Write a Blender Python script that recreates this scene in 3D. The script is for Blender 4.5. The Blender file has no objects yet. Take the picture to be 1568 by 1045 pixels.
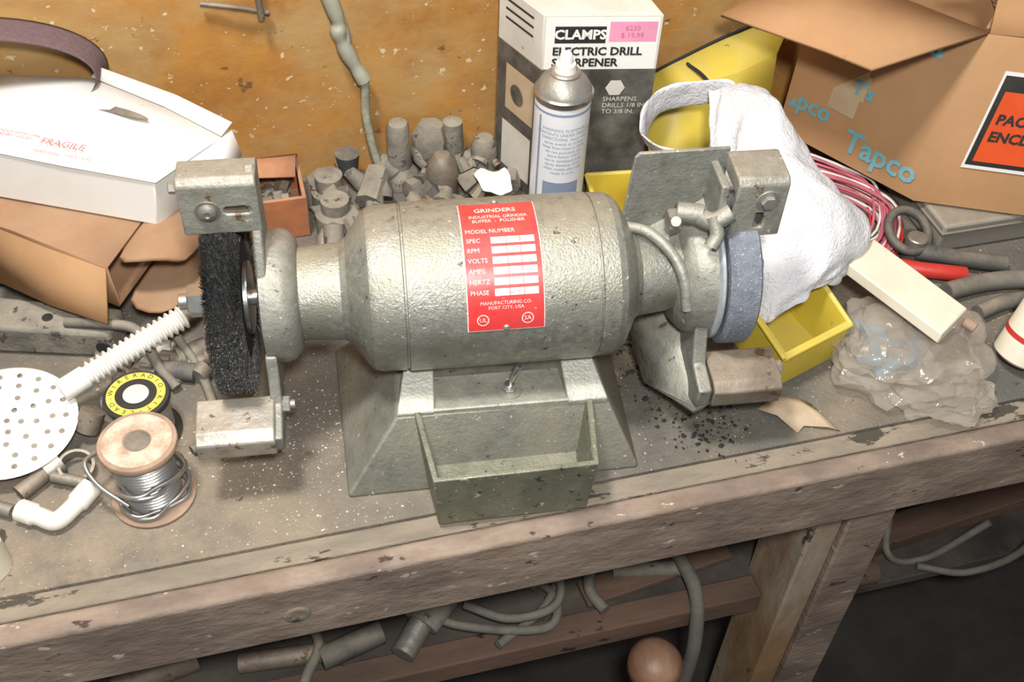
import bpy, bmesh, math, random
from mathutils import Vector, Matrix, noise
random.seed(7)
sc=bpy.context.scene
sc.view_settings.view_transform='Standard'
V=Vector
# ---------------------------------------------------------------- camera
F=1832.0
yaw=math.radians(17);pitch=math.radians(46);roll=math.radians(3)
hd=V((math.sin(yaw),math.cos(yaw),0))
fw=hd*math.cos(pitch)+V((0,0,-math.sin(pitch)))
r_=V((math.cos(yaw),-math.sin(yaw),0));u_=r_.cross(fw)
r2=r_*math.cos(roll)+u_*math.sin(roll);u2=r2.cross(fw)
C=V((-0.235,-0.77,0.92))
cam=bpy.data.objects.new('camera',bpy.data.cameras.new('camera'));sc.collection.objects.link(cam);sc.camera=cam
cam.data.sensor_width=36;cam.data.lens=F/1703*36;cam.data.clip_start=.02
cam.matrix_world=Matrix(((r2.x,u2.x,-fw.x,C.x),(r2.y,u2.y,-fw.y,C.y),(r2.z,u2.z,-fw.z,C.z),(0,0,0,1)))
# ---------------------------------------------------------------- materials
def M(name,c,c2=None,scale=15,rough=.6,metal=0,bump=.15,bscale=120,dust=0,dustc=(.42,.35,.25),spot=None,spotth=.68,spotscale=60,alpha=1,trans=0,stretch=(1,1,1),c3=None,s3=4,spec=.5,det=6,spot2=None,spot2th=.66,spot2scale=35,tone_patches=None,streak=None):
    m=bpy.data.materials.new(name);m.use_nodes=True;nt=m.node_tree;N=nt.nodes;L=nt.links
    b=N['Principled BSDF'];b.inputs['Roughness'].default_value=rough;b.inputs['Metallic'].default_value=metal
    b.inputs['Specular IOR Level'].default_value=spec
    tc=N.new('ShaderNodeTexCoord');mp=N.new('ShaderNodeMapping');mp.inputs['Scale'].default_value=stretch
    L.new(tc.outputs['Object'],mp.inputs[0])
    def nz(s,d=6,r=.6,dist=0):
        n=N.new('ShaderNodeTexNoise');n.inputs['Scale'].default_value=s;n.inputs['Detail'].default_value=d;n.inputs['Roughness'].default_value=r;n.inputs['Distortion'].default_value=dist;L.new(mp.outputs[0],n.inputs['Vector']);return n.outputs['Fac']
    def ramp(f,a,bb):
        q=N.new('ShaderNodeMapRange');q.inputs[1].default_value=a;q.inputs[2].default_value=bb;L.new(f,q.inputs[0]);return q.outputs[0]
    def mul(a,b_):
        mu=N.new('ShaderNodeMath');mu.operation='MULTIPLY';mu.use_clamp=True;L.new(a,mu.inputs[0])
        if isinstance(b_,(int,float)): mu.inputs[1].default_value=b_
        else: L.new(b_,mu.inputs[1])
        return mu.outputs[0]
    def mix(f,A,B):
        x=N.new('ShaderNodeMix');x.data_type='RGBA'
        if isinstance(f,(int,float)): x.inputs[0].default_value=f
        else: L.new(f,x.inputs[0])
        for i,s in ((6,A),(7,B)):
            if isinstance(s,tuple): x.inputs[i].default_value=(*s,1)
            else: L.new(s,x.inputs[i])
        return x.outputs[2]
    col=mix(ramp(nz(scale,det),.35,.65),c,c2 or tuple(v*.8 for v in c))
    if c3: col=mix(ramp(nz(s3,5,.65),.42,.66),col,c3)
    if tone_patches:
        for (px,py,r0,r1,cc,am) in tone_patches:
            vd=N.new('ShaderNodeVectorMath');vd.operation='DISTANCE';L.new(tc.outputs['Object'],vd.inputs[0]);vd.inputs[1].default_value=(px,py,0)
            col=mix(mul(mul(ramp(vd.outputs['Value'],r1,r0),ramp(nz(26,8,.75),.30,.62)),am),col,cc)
    if dust:
        g=N.new('ShaderNodeNewGeometry');sx=N.new('ShaderNodeSeparateXYZ');L.new(g.outputs['Normal'],sx.inputs[0])
        a=ramp(sx.outputs[2],.0,1.1);n2=ramp(nz(22,8,.7),.3,.68)
        m2=mul(mul(a,n2),dust)
        col=mix(m2,col,dustc)
        if metal:
            mm=N.new('ShaderNodeMath');mm.operation='MULTIPLY_ADD';L.new(m2,mm.inputs[0]);mm.inputs[1].default_value=-metal;mm.inputs[2].default_value=metal;L.new(mm.outputs[0],b.inputs['Metallic'])
    if spot: col=mix(ramp(nz(spotscale,3),spotth,spotth+.03),col,spot)
    if spot2: col=mix(ramp(nz(spot2scale,5,.7),spot2th,spot2th+.03),col,spot2)
    if streak: col=mix(ramp(nz(streak[1],6,.7,1.5),.60,.64),col,streak[0])
    L.new(col,b.inputs['Base Color'])
    if bump:
        bp=N.new('ShaderNodeBump');bp.inputs['Strength'].default_value=bump;bp.inputs['Distance'].default_value=.003
        L.new(nz(bscale,4),bp.inputs['Height']);L.new(bp.outputs[0],b.inputs['Normal'])
    if alpha<1: b.inputs['Alpha'].default_value=alpha
    if trans: b.inputs['Transmission Weight'].default_value=trans
    return m
wall_m=M('plywood',(.46,.215,.042),(.32,.14,.028),scale=15,rough=.7,bump=.25,bscale=50,stretch=(1,1,1.25),c3=(.42,.26,.10),s3=8,spot=(.60,.48,.30),spotth=.66,spotscale=60,spot2=(.17,.08,.03),spot2th=.645,spot2scale=20,det=15)
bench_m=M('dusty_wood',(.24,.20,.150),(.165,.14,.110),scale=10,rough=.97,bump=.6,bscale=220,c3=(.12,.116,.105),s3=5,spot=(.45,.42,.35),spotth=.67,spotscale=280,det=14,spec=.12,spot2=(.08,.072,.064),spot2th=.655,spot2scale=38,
  tone_patches=[(.18,.0,.03,.17,(.045,.043,.039),.8),(-.02,.25,.1,.36,(.09,.086,.078),.6),(-.23,.04,.03,.16,(.09,.084,.074),.55),(-.45,-.16,.05,.30,(.33,.26,.185),.7)])  # blotchy round patches: darker below both wheels and behind motor, tan front left
fascia_m=M('worn_painted_wood',(.215,.155,.118),(.32,.25,.195),scale=26,rough=.9,bump=.8,bscale=80,stretch=(.6,1,1.2),c3=(.15,.115,.095),s3=11,det=14,spec=.15,spot=(.46,.40,.32),spotth=.67,spotscale=60,spot2=(.075,.052,.04),spot2th=.64,spot2scale=32)
strip_m=M('grey_brown_edge',(.18,.155,.12),(.28,.23,.175),scale=25,rough=.95,bump=.7,bscale=120,stretch=(.4,1,1),spec=.1,spot2=(.075,.065,.052),spot2th=.58,spot2scale=26)
ham=M('hammertone_casting',(.34,.34,.305),(.215,.215,.185),scale=140,rough=.36,metal=.6,bump=.35,bscale=380,dust=.85,dustc=(.33,.30,.225),spot=(.64,.63,.56),spotth=.68,spotscale=190,c3=(.21,.21,.165),s3=22,spot2=(.065,.062,.048),spot2th=.645,spot2scale=75)
padm=M('worn_pad',(.46,.46,.40),(.32,.32,.27),scale=90,rough=.5,metal=.4,bump=.4,bscale=300,dust=.6,dustc=(.46,.44,.36),spot2=(.12,.12,.09),spot2th=.64,spot2scale=110)
hamd=M('hammertone_base',(.20,.20,.172),(.14,.14,.118),scale=70,rough=.5,metal=.35,bump=.35,bscale=260,dust=.8,dustc=(.31,.29,.23),spot=(.5,.48,.4),spotth=.68,spotscale=170,spot2=(.07,.07,.052),spot2th=.64,spot2scale=60,c3=(.24,.22,.17),s3=14)
hamt=M('oily_tray',(.14,.145,.10),(.20,.20,.145),scale=50,rough=.40,metal=.3,bump=.4,bscale=260,dust=.5,dustc=(.34,.31,.24),spot=(.5,.48,.4),spotth=.66,spotscale=130,spot2=(.05,.05,.035),spot2th=.61,spot2scale=70)
castm=M('grey_casting',(.28,.28,.245),(.19,.19,.16),scale=60,rough=.5,metal=.4,bump=.35,bscale=240,dust=.85,dustc=(.35,.315,.25),spot=(.55,.52,.44),spotth=.69,spotscale=160,spot2=(.08,.075,.06),spot2th=.645,spot2scale=60)
capm=M('worn_cap_casting',(.34,.335,.29),(.24,.235,.19),scale=60,rough=.5,metal=.4,bump=.35,bscale=240,dust=.9,dustc=(.26,.205,.15),spot=(.58,.55,.47),spotth=.68,spotscale=130,spot2=(.15,.09,.055),spot2th=.62,spot2scale=50)
rustm=M('rusty_cast_steel',(.23,.195,.15),(.155,.12,.09),scale=30,rough=.6,metal=.4,bump=.4,dust=.8,dustc=(.33,.26,.19),spot2=(.13,.07,.04),spot2th=.61,spot2scale=50)
restm=M('worn_rest_steel',(.42,.39,.335),(.30,.265,.22),scale=40,rough=.45,metal=.5,bump=.35,dust=.6,dustc=(.38,.32,.25),spot2=(.16,.10,.065),spot2th=.62,spot2scale=50)
steel=M('bright_steel',(.62,.62,.6),(.45,.45,.43),rough=.28,metal=.95,bump=.1)
dsteel=M('dull_steel',(.36,.35,.32),(.24,.22,.19),rough=.5,metal=.7,bump=.3,dust=.5)
redm=M('red_label',(.58,.03,.03),(.45,.03,.03),rough=.35,bump=.05,dust=.2,dustc=(.55,.3,.25),spot2=(.45,.26,.20),spot2th=.70,spot2scale=120)
whitem=M('white_print',(.78,.68,.60),(.62,.46,.40),scale=200,rough=.6,bump=0)
redink=M('red_ink',(.62,.18,.18),rough=.7,bump=0)
blackm=M('black_print',(.02,.02,.02),(.035,.035,.03),rough=.5,bump=0)
wire_m=M('dark_bristle',(.085,.083,.078),(.04,.04,.038),scale=120,rough=.65,metal=.2,bump=0,spot=(.30,.29,.27),spotth=.58,spotscale=400)
wcore=M('bristle_core',(.02,.02,.02),rough=.8,bump=.5,bscale=500)
stone=M('abrasive_stone',(.19,.205,.235),(.13,.14,.165),scale=120,rough=.9,bump=.6,bscale=400,spot=(.46,.48,.52),spotth=.64,spotscale=400)
carton=M('corrugated_cardboard',(.43,.24,.115),(.35,.195,.093),scale=6,rough=.85,bump=.08,bscale=60,dust=.25,dustc=(.47,.34,.21),spec=.2,spot2=(.28,.16,.075),spot2th=.69,spot2scale=20)
carton2=M('brown_cardboard',(.37,.20,.11),(.28,.155,.083),scale=8,rough=.85,bump=.1,dust=.3,spec=.2)
whitebox=M('white_card',(.80,.79,.75),(.73,.70,.65),scale=6,rough=.6,bump=.03,spot=(.48,.40,.28),spotth=.76,spotscale=60)
whiteb2=M('white_card_b',(.66,.63,.56),(.54,.50,.43),scale=12,rough=.6,bump=.03,spot=(.36,.30,.22),spotth=.69,spotscale=50)
greyprint=M('dark_photo_print',(.085,.08,.07),(.16,.15,.13),scale=30,rough=.4,bump=0,c3=(.05,.045,.04),s3=20)
pink=M('pink_sticker',(.85,.33,.5),rough=.6,bump=0)
fabric=M('white_towel',(.74,.74,.755),(.62,.62,.64),scale=35,rough=.95,bump=1,bscale=230,spec=.1,spot=(.5,.45,.38),spotth=.72,spotscale=25)
yellow=M('yellow_plastic',(.70,.55,.055),(.60,.45,.05),scale=10,rough=.45,bump=.05,dust=.6,dustc=(.52,.43,.19),spot2=(.30,.25,.10),spot2th=.66,spot2scale=45)
cyan=M('blue_tape_print',(.12,.38,.46),(.2,.40,.43),scale=60,rough=.6,bump=0)
tapem=M('paper_tape',(.54,.41,.27),(.44,.33,.21),scale=20,rough=.5,bump=.03)
orange_l=M('orange_red_label',(.78,.10,.02),(.68,.08,.02),rough=.45,bump=0)
canlab=M('can_label',(.76,.76,.77),(.68,.69,.70),scale=14,rough=.35,bump=0)
greytext=M('blue_grey_print',(.25,.30,.42),rough=.5,bump=0)
plum=M('abrasive_belt',(.16,.105,.115),(.12,.078,.083),scale=200,rough=.9,bump=.3,bscale=500)
ropem=M('grey_green_cord',(.34,.34,.25),(.20,.19,.14),scale=40,rough=.85,bump=.4)
rubber=M('grey_rubber',(.08,.08,.076),(.045,.045,.042),rough=.7,dust=.6)
cream=M('cream_plastic',(.76,.71,.57),(.66,.60,.47),scale=8,rough=.5,bump=.05,dust=.25,spot2=(.42,.36,.26),spot2th=.70,spot2scale=50)
whitepl=M('white_plastic',(.78,.76,.71),(.68,.65,.58),scale=20,rough=.45,bump=.05,spot2=(.45,.39,.31),spot2th=.68,spot2scale=60)
solder=M('solder_wire',(.52,.51,.49),(.36,.35,.33),rough=.35,metal=.8,bump=.1)
tan=M('spool_flange',(.40,.27,.18),(.24,.16,.11),scale=30,rough=.7,bump=.2)
orangeb=M('orange_cardboard',(.44,.15,.055),(.31,.12,.055),scale=30,rough=.85,dust=.6)
dustyfit=M('dusty_fittings',(.24,.215,.17),(.13,.118,.10),scale=40,rough=.85,bump=.5,dust=.8,dustc=(.33,.29,.22),spot2=(.07,.06,.05),spot2th=.60,spot2scale=50)
bagm=M('clear_plastic_bag',(.62,.55,.46),(.50,.44,.37),rough=.08,bump=.6,bscale=40,alpha=.26,spec=1.0)
blue=M('blue_parts',(.06,.22,.34),(.04,.13,.2),rough=.5)
redpl=M('red_plastic',(.55,.04,.03),rough=.4)
pinkw=M('pink_wire',(.56,.16,.22),(.42,.09,.12),rough=.5,bump=0)
brassy=M('wood_knob',(.30,.135,.075),(.20,.09,.05),scale=10,rough=.45,stretch=(4,1,1),dust=.5)
shelfm=M('shelf_wood',(.12,.10,.085),(.07,.06,.052),scale=10,rough=.95,bump=.4,c3=(.05,.046,.042),s3=6,spec=.1)
railm=M('shelf_rail_wood',(.18,.11,.08),(.11,.075,.056),scale=14,rough=.9,bump=.4,stretch=(.4,1,1),spec=.1,spot2=(.04,.03,.025),spot2th=.62,spot2scale=30)
legm=M('ochre_leg_wood',(.30,.18,.09),(.22,.14,.085),scale=14,rough=.9,bump=.4,stretch=(1,1,.4),c3=(.36,.30,.23),s3=12,spec=.1,spot2=(.08,.055,.04),spot2th=.64,spot2scale=30)
floorm=M('concrete',(.05,.044,.038),(.03,.026,.023),scale=8,rough=.95,bump=.3)
charm=M('black_chips',(.02,.02,.02),rough=.9)
paperm=M('torn_paper',(.52,.41,.29),(.40,.31,.20),scale=30,rough=.9)
cablem=M('dusty_cable',(.15,.145,.125),(.09,.086,.073),rough=.8,dust=.6)
yl=M('yellow_print',(.8,.66,.1),rough=.5,bump=0)
# ---------------------------------------------------------------- helpers
def Empty(name,loc=(0,0,0),rz=0):
    e=bpy.data.objects.new(name,None);sc.collection.objects.link(e);e.location=loc;e.rotation_euler=(0,0,rz);e.empty_display_size=.02;return e
GR=None
def addmesh(name,par,verts,faces,mat,bevel=0,seg=2,ang=35,subd=0,solid=0):
    me=bpy.data.meshes.new(name);me.from_pydata([tuple(v) for v in verts],[],faces)
    bm=bmesh.new();bm.from_mesh(me);bmesh.ops.recalc_face_normals(bm,faces=bm.faces);bm.to_mesh(me);bm.free()
    return wrap(name,par,me,mat,bevel,seg,ang,subd,solid)
def wrap(name,par,me,mat,bevel=0,seg=2,ang=35,subd=0,solid=0):
    o=bpy.data.objects.new(name,me);sc.collection.objects.link(o)
    if mat: me.materials.clear();me.materials.append(mat)
    me.polygons.foreach_set('use_smooth',[True]*len(me.polygons))
    if not subd: me.set_sharp_from_angle(angle=math.radians(ang))
    if solid:
        s=o.modifiers.new('s','SOLIDIFY');s.thickness=solid;s.offset=0
    if subd:
        s=o.modifiers.new('d','SUBSURF');s.levels=subd;s.render_levels=subd
    if bevel:
        b=o.modifiers.new('b','BEVEL');b.width=bevel;b.segments=seg;b.limit_method='ANGLE';b.angle_limit=math.radians(30)
    if par:
        o.parent=par
        if par is not GR:
            loc=par.location;o.matrix_parent_inverse=(Matrix.Translation(loc)@par.rotation_euler.to_matrix().to_4x4()).inverted()
    return o
def loft(name,par,rings,mat,closed_ends=True,**k):
    vs=[];fs=[];n=len(rings[0])
    for r in rings: vs+=[V(p) for p in r]
    for i in range(len(rings)-1):
        for j in range(n):
            fs.append((i*n+j,i*n+(j+1)%n,(i+1)*n+(j+1)%n,(i+1)*n+j))
    if closed_ends: fs.append(tuple(range(n)));fs.append(tuple((len(rings)-1)*n+j for j in range(n)))
    return addmesh(name,par,vs,fs,mat,**k)
def box(name,par,a,b,mat,bevel=.001,rz=0,piv=None,**k):
    x0,y0,z0=a;x1,y1,z1=b
    q=[(x0,y0),(x1,y0),(x1,y1),(x0,y1)]
    if rz:
        cx,cy=piv or ((x0+x1)/2,(y0+y1)/2);c,s=math.cos(rz),math.sin(rz)
        q=[(cx+(x-cx)*c-(y-cy)*s,cy+(x-cx)*s+(y-cy)*c) for x,y in q]
    return loft(name,par,[[(x,y,z0) for x,y in q],[(x,y,z1) for x,y in q]],mat,bevel=bevel,**k)
def basis(ax):
    ax=V(ax).normalized();t=V((0,0,1)) if abs(ax.z)<.9 else V((0,1,0))
    x=ax.cross(t).normalized();y=ax.cross(x).normalized();return ax,x,y
def lathe(name,par,prof,org,ax,mat,segs=48,rot=0,**k):
    ax,x,y=basis(ax);org=V(org);rings=[]
    for h,r in prof:
        r=max(r,.00005)
        rings.append([org+ax*h+x*(r*math.cos(2*math.pi*j/segs+rot))+y*(r*math.sin(2*math.pi*j/segs+rot)) for j in range(segs)])
    return loft(name,par,rings,mat,**k)
def cyl(name,par,org,ax,h,r,mat,segs=24,bev=0,**k):
    b=bev or min(r,h)*.12
    return lathe(name,par,[(0,0),(0,r-b),(b,r),(h-b,r),(h,r-b),(h,0)],org,ax,mat,segs,**k)
def crom(pts,n=8):
    pts=[V(p) for p in pts];P=[pts[0]*2-pts[1]]+pts+[pts[-1]*2-pts[-2]];out=[]
    for i in range(1,len(P)-2):
        for j in range(n):
            t=j/n;a,b,c,d=P[i-1:i+3]
            out.append(.5*((2*b)+(c-a)*t+(2*a-5*b+4*c-d)*t*t+(-a+3*b-3*c+d)*t**3))
    out.append(pts[-1]);return out
def tube(name,par,pts,r,mat,segs=10,n=8,rf=None,smooth=True):
    P=crom(pts,n) if smooth else [V(p) for p in pts]
    rings=[];x=None
    for i,p in enumerate(P):
        t=(P[min(i+1,len(P)-1)]-P[max(i-1,0)]).normalized()
        if x is None: _,x,_=basis(t)
        x=(x-t*x.dot(t)).normalized();y=t.cross(x)
        rr=rf(i/(len(P)-1)) if rf else r
        rings.append([p+x*(rr*math.cos(2*math.pi*j/segs))+y*(rr*math.sin(2*math.pi*j/segs)) for j in range(segs)])
    return loft(name,par,rings,mat,ang=60)
def plate(name,par,poly,org,ux,uy,th,mat,bevel=.001,**k):
    org,ux,uy=V(org),V(ux),V(uy);nn=ux.cross(uy).normalized()
    a=[org+ux*p[0]+uy*p[1] for p in poly]
    return loft(name,par,[a,[p+nn*th for p in a]],mat,bevel=bevel,**k)
def evalmesh(o):
    bpy.context.view_layer.update();dg=bpy.context.evaluated_depsgraph_get()
    return bpy.data.meshes.new_from_object(o.evaluated_get(dg))
def cut(o,cutters):
    bev=[(m.width,m.segments) for m in o.modifiers if m.type=='BEVEL'];o.modifiers.clear()
    for c in cutters:
        c.modifiers.clear()
        m=o.modifiers.new('x','BOOLEAN');m.object=c;m.operation='DIFFERENCE';m.solver='EXACT'
    me=evalmesh(o);o.modifiers.clear();o.data=me
    for c in cutters: bpy.data.objects.remove(c)
    me.polygons.foreach_set('use_smooth',[True]*len(me.polygons));me.set_sharp_from_angle(angle=math.radians(35))
    for w,s in bev:
        b=o.modifiers.new('b','BEVEL');b.width=w;b.segments=s;b.limit_method='ANGLE';b.angle_limit=math.radians(30)
def text(name,par,body,size,fn,mat,align='CENTER',bold=.0,ls=1.0):
    cu=bpy.data.curves.new(name,'FONT');cu.body=body;cu.size=size;cu.align_x=align;cu.align_y='CENTER';cu.offset=bold;cu.space_line=ls;cu.resolution_u=2
    ob=bpy.data.objects.new(name,cu);sc.collection.objects.link(ob);me=evalmesh(ob);bpy.data.objects.remove(ob)
    for v in me.vertices: v.co=fn(v.co.x,v.co.y)
    return wrap(name,par,me,mat)
def flat(org,ux,uy,off=.0006):
    org,ux,uy=V(org),V(ux).normalized(),V(uy).normalized();nn=ux.cross(uy).normalized()
    return lambda x,y,o=off:org+ux*x+uy*y+nn*o
def quad(name,par,fn,x0,y0,x1,y1,mat,nx=1,ny=1,off=None):
    vs=[];fs=[]
    for j in range(ny+1):
        for i in range(nx+1):
            a=(x0+(x1-x0)*i/nx,y0+(y1-y0)*j/ny);vs.append(fn(*a) if off is None else fn(*a,off))
    for j in range(ny):
        for i in range(nx): fs.append((j*(nx+1)+i,j*(nx+1)+i+1,(j+1)*(nx+1)+i+1,(j+1)*(nx+1)+i))
    return addmesh(name,par,vs,fs,mat)
def wrinkle(o,size,strength,depth=3):
    t=bpy.data.textures.new('wr','CLOUDS');t.noise_scale=size;t.noise_depth=depth
    m=o.modifiers.new('w','DISPLACE');m.texture=t;m.strength=strength;m.mid_level=.5;m.texture_coords='GLOBAL'
    return o
def sheet(name,par,grid,mat,th=.002,subd=2,jit=0):
    R=len(grid);K=len(grid[0]);vs=[V(p)+V([random.uniform(-jit,jit) for _ in range(3)]) for r in grid for p in r]
    fs=[(j*K+i,j*K+i+1,(j+1)*K+i+1,(j+1)*K+i) for j in range(R-1) for i in range(K-1)]
    return addmesh(name,par,vs,fs,mat,solid=th,subd=subd,ang=20)
# ---------------------------------------------------------------- room
box('floor',None,(-1.8,-2.2,-.9),(2.6,.46,-.86),floorm,0)
box('wall_back',None,(-1.8,.44,-.86),(2.6,.48,1.6),wall_m,0)
# bench
B=Empty('workbench',(0,0,0))
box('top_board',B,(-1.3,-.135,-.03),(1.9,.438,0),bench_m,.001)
box('front_rail',B,(-1.3,-.185,-.100),(1.9,-.160,-.004),fascia_m,.005,seg=3)
box('edge_strip',B,(-1.3,-.1598,-.05),(1.9,-.1352,-.0035),strip_m,.002)
box('leg_1',B,(.380,-.158,-.86),(.442,-.085,-.031),fascia_m,.003)
box('leg_side',B,(.340,-.15,-.86),(.379,-.06,-.031),legm,.003)
box('leg_2',B,(-.95,-.158,-.86),(-.875,-.075,-.031),fascia_m,.003)
box('leg_3',B,(1.6,-.158,-.86),(1.675,-.075,-.031),fascia_m,.003)
box('lower_shelf',B,(-1.2,-.074,-.40),(.42,.42,-.38),shelfm,.002)
box('shelf_rail',B,(-1.2,-.110,-.415),(.339,-.075,-.375),railm,.003)
box('right_shelf',B,(.45,-.02,-.62),(1.8,.42,-.60),shelfm,.002)
lathe('knot',B,[(0,0),(0,.014),(.0012,.012),(.0012,.007),(.0005,.004),(.0005,0)],(-.262,-.185,-.055),(0,-1,0),strip_m,20)
# ---------------------------------------------------------------- GRINDER
GR=Empty('bench_grinder',(0,.005,0),math.radians(-7))
X=(1,0,0);ZC=.17
lathe('motor_housing',GR,[(-.212,0),(-.212,.0455),(-.170,.048),(-.164,.052),(-.147,.076),(-.143,.0795),(-.137,.0815),(-.112,.0825),(-.1112,.081),(-.1094,.081),(-.1088,.0835),(.0728,.0835),(.0735,.081),(.0753,.081),(.076,.0825),(.092,.082),(.099,.079),(.104,.074),(.116,.051),(.122,.0455),(.166,.040),(.166,0)],(0,0,ZC),X,ham,96,ang=18)
RL=.0838
def lab(u,v,off=.0006):
    ph=math.radians(57)+v/RL;R=RL+off
    return V((-.0185+u,-R*math.cos(ph),ZC+R*math.sin(ph)))
W2=.0365;H2=.069
quad('nameplate_border',GR,lambda u,v:lab(u,v,.0004),-W2,-H2,W2,H2,whitem,4,40)
quad('nameplate',GR,lambda u,v:lab(u,v,.0009),-W2+.0009,-H2+.0009,W2-.0009,H2-.0009,redm,4,40)
fn=lambda u,v:lab(u,v,.0014)
text('plate_title',GR,'GRINDERS',.0085,lambda u,v:fn(u-.002,v+.055),whitem,bold=.0001)
text('plate_sub',GR,'INDUSTRIAL GRINDER\nBUFFER  -  POLISHER',.0055,lambda u,v:fn(u,v+.043),whitem)
for i,t in enumerate(['MODEL NUMBER','SPEC','RPM','VOLTS','AMPS','HERTZ','PHASE']):
    y=.028-i*.0098
    text('plate_row',GR,t,.0062,lambda u,v,y=y:fn(u-.033,v+y),whitem,align='LEFT')
    if i>0:
        quad('plate_field',GR,lambda u,v:lab(u,v,.0013),-.010,y-.0034,.031,y+.0034,whitem,3,3)
        for xx in (.004,.017): quad('plate_divider',GR,lambda u,v:lab(u,v,.0016),xx,y-.0034,xx+.0005,y+.0034,redm,1,3)
        text('plate_stamp',GR,['7306  17D','34G55','3450','115','6.5','60  1'][i-1],.0050,lambda u,v,y=y:lab(u+.008,v+y,.0018),dsteel)
text('plate_foot',GR,'MANUFACTURING CO.\nFORT CITY, USA',.0046,lambda u,v:fn(u,v-.043),whitem)
for cx in (-.022,.02):
    vs=[];fs=[]
    for j in range(24):
        for r in (.0048,.0057):
            a=2*math.pi*j/24;vs.append(fn(cx+r*math.cos(a),-.057+r*math.sin(a)))
    for j in range(24): k=(j+1)%24;fs.append((2*j,2*j+1,2*k+1,2*k))
    addmesh('plate_mark',GR,vs,fs,whitem);text('plate_mark_text',GR,'UL' if cx<0 else 'SA',.006,lambda u,v,cx=cx:fn(cx+u,v-.057),whitem)
for v in (-H2+.003,H2+.003):
    p=lab(0,v,0);ax=(p-V((-.0185,0,ZC))).normalized();lathe('plate_screw',GR,[(-.002,.0032),(.0015,.0032),(.0028,.002),(.003,0)],p,ax,dsteel,16)
# base
loft('pedestal',GR,[[(-.180,-.126,0),(.122,-.120,0),(.126,.088,0),(-.188,.080,0)],[(-.179,-.125,.006),(.121,-.119,.006),(.125,.087,.006),(-.187,.079,.006)],[(-.126,-.089,.078),(.088,-.086,.078),(.080,.055,.078),(-.118,.055,.078)]],hamd,bevel=.003,seg=3)
for s0,s1,t0,t1 in ((-.126,-.088,-.112,-.084),(.047,.088,.043,.073)):
    loft('mounting_pad',GR,[[(s0,-.089,.074),(s1,-.089,.074),(t1,-.030,.074),(t0,-.030,.074)],[(s0,-.089,.081),(s1,-.089,.081),(t1,-.030,.108),(t0,-.030,.108)]],padm,bevel=.0015)
loft('saddle',GR,[[(-.115,-.040,.07),(.075,-.040,.07),(.075,.05,.07),(-.115,.05,.07)],[(-.110,-.045,.112),(.07,-.045,.112),(.07,.045,.112),(-.110,.045,.112)]],hamd,bevel=.003)
box('switch_panel',GR,(-.089,-.085,.076),(.048,-.04,.0785),castm,.0005)
box('switch_panel_rim',GR,(-.089,-.0885,.074),(.048,-.0845,.082),padm,.001)
cyl('switch_washer',GR,(-.010,-.066,.0785),(0,0,1),.0015,.013,dsteel)
cyl('switch_nut',GR,(-.010,-.066,.0795),(0,0,1),.004,.0075,dsteel,6)
cyl('switch_bushing',GR,(-.010,-.066,.083),(0,0,1),.006,.005,steel,20)
lathe('toggle_lever',GR,[(0,.002),(.012,.003),(.022,.0038),(.026,.003),(.0265,0)],(-.010,-.066,.087),(.35,.1,.95),steel,16)
# tray
t=loft('tray',GR,[[(-.092,-.170,.003),(.058,-.166,.003),(.066,-.092,.003),(-.102,-.092,.003)],[(-.097,-.175,.081),(.063,-.171,.081),(.073,-.084,.081),(-.109,-.084,.081)]],hamt,bevel=.0014)
c=loft('c',GR,[[(-.085,-.162,.026),(.051,-.158,.026),(.060,-.07,.026),(-.097,-.07,.026)],[(-.0930,-.1705,.09),(.0590,-.1665,.09),(.069,-.07,.09),(-.105,-.07,.09)]],hamd)
cut(t,[c])
# ---- left side
lathe('guard_hub_left',GR,[(-.246,0),(-.246,.058),(-.244,.064),(-.226,.066),(-.218,.063),(-.211,.055),(-.2095,.046),(-.2095,0)],(0,0,ZC),X,castm,64)
plate('guard_arm_left',GR,[(.040,.19),(.036,.30),(.010,.322),(-.006,.318),(-.008,.265),(-.040,.215),(-.05,.17),(-.03,.14)],(-.236,0,0),(0,1,0),(0,0,1),-.009,castm,bevel=.002)
o=plate('spark_shield_left',GR,[(-.010,.260),(-.002,.260),(-.002,.300),(.030,.300),(.032,.312),(.024,.318),(-.004,.320),(-.010,.314)],(-.304,0,0),(0,1,0),(0,0,1),.069,capm,bevel=.002)
cs=[box('c',GR,(-.262,-.02,.282),(-.246,.02,.290),castm,0),cyl('c',GR,(-.262,-.02,.286),(0,1,0),.04,.004,castm,16),cyl('c',GR,(-.246,-.02,.286),(0,1,0),.04,.004,castm,16)]
box('shield_backing_left',GR,(-.300,-.0015,.266),(-.240,.003,.299),rustm,0)
cut(o,cs)
cyl('shield_washer_left',GR,(-.280,-.0095,.287),(0,-1,0),.002,.0115,dsteel)
lathe('shield_screw_left',GR,[(0,.0085),(.003,.008),(.005,.005),(.0052,.003),(.003,.002),(.003,0)],(-.280,-.0115,.287),(0,-1,0),dsteel,20)
cyl('shield_stud_left',GR,(-.304,.005,.304),(-1,0,0),.008,.006,dsteel,6)
cyl('wheel_core_left',GR,(-.289,0,ZC),X,.026,.086,wcore,64)
vs=[];fs=[]
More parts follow.
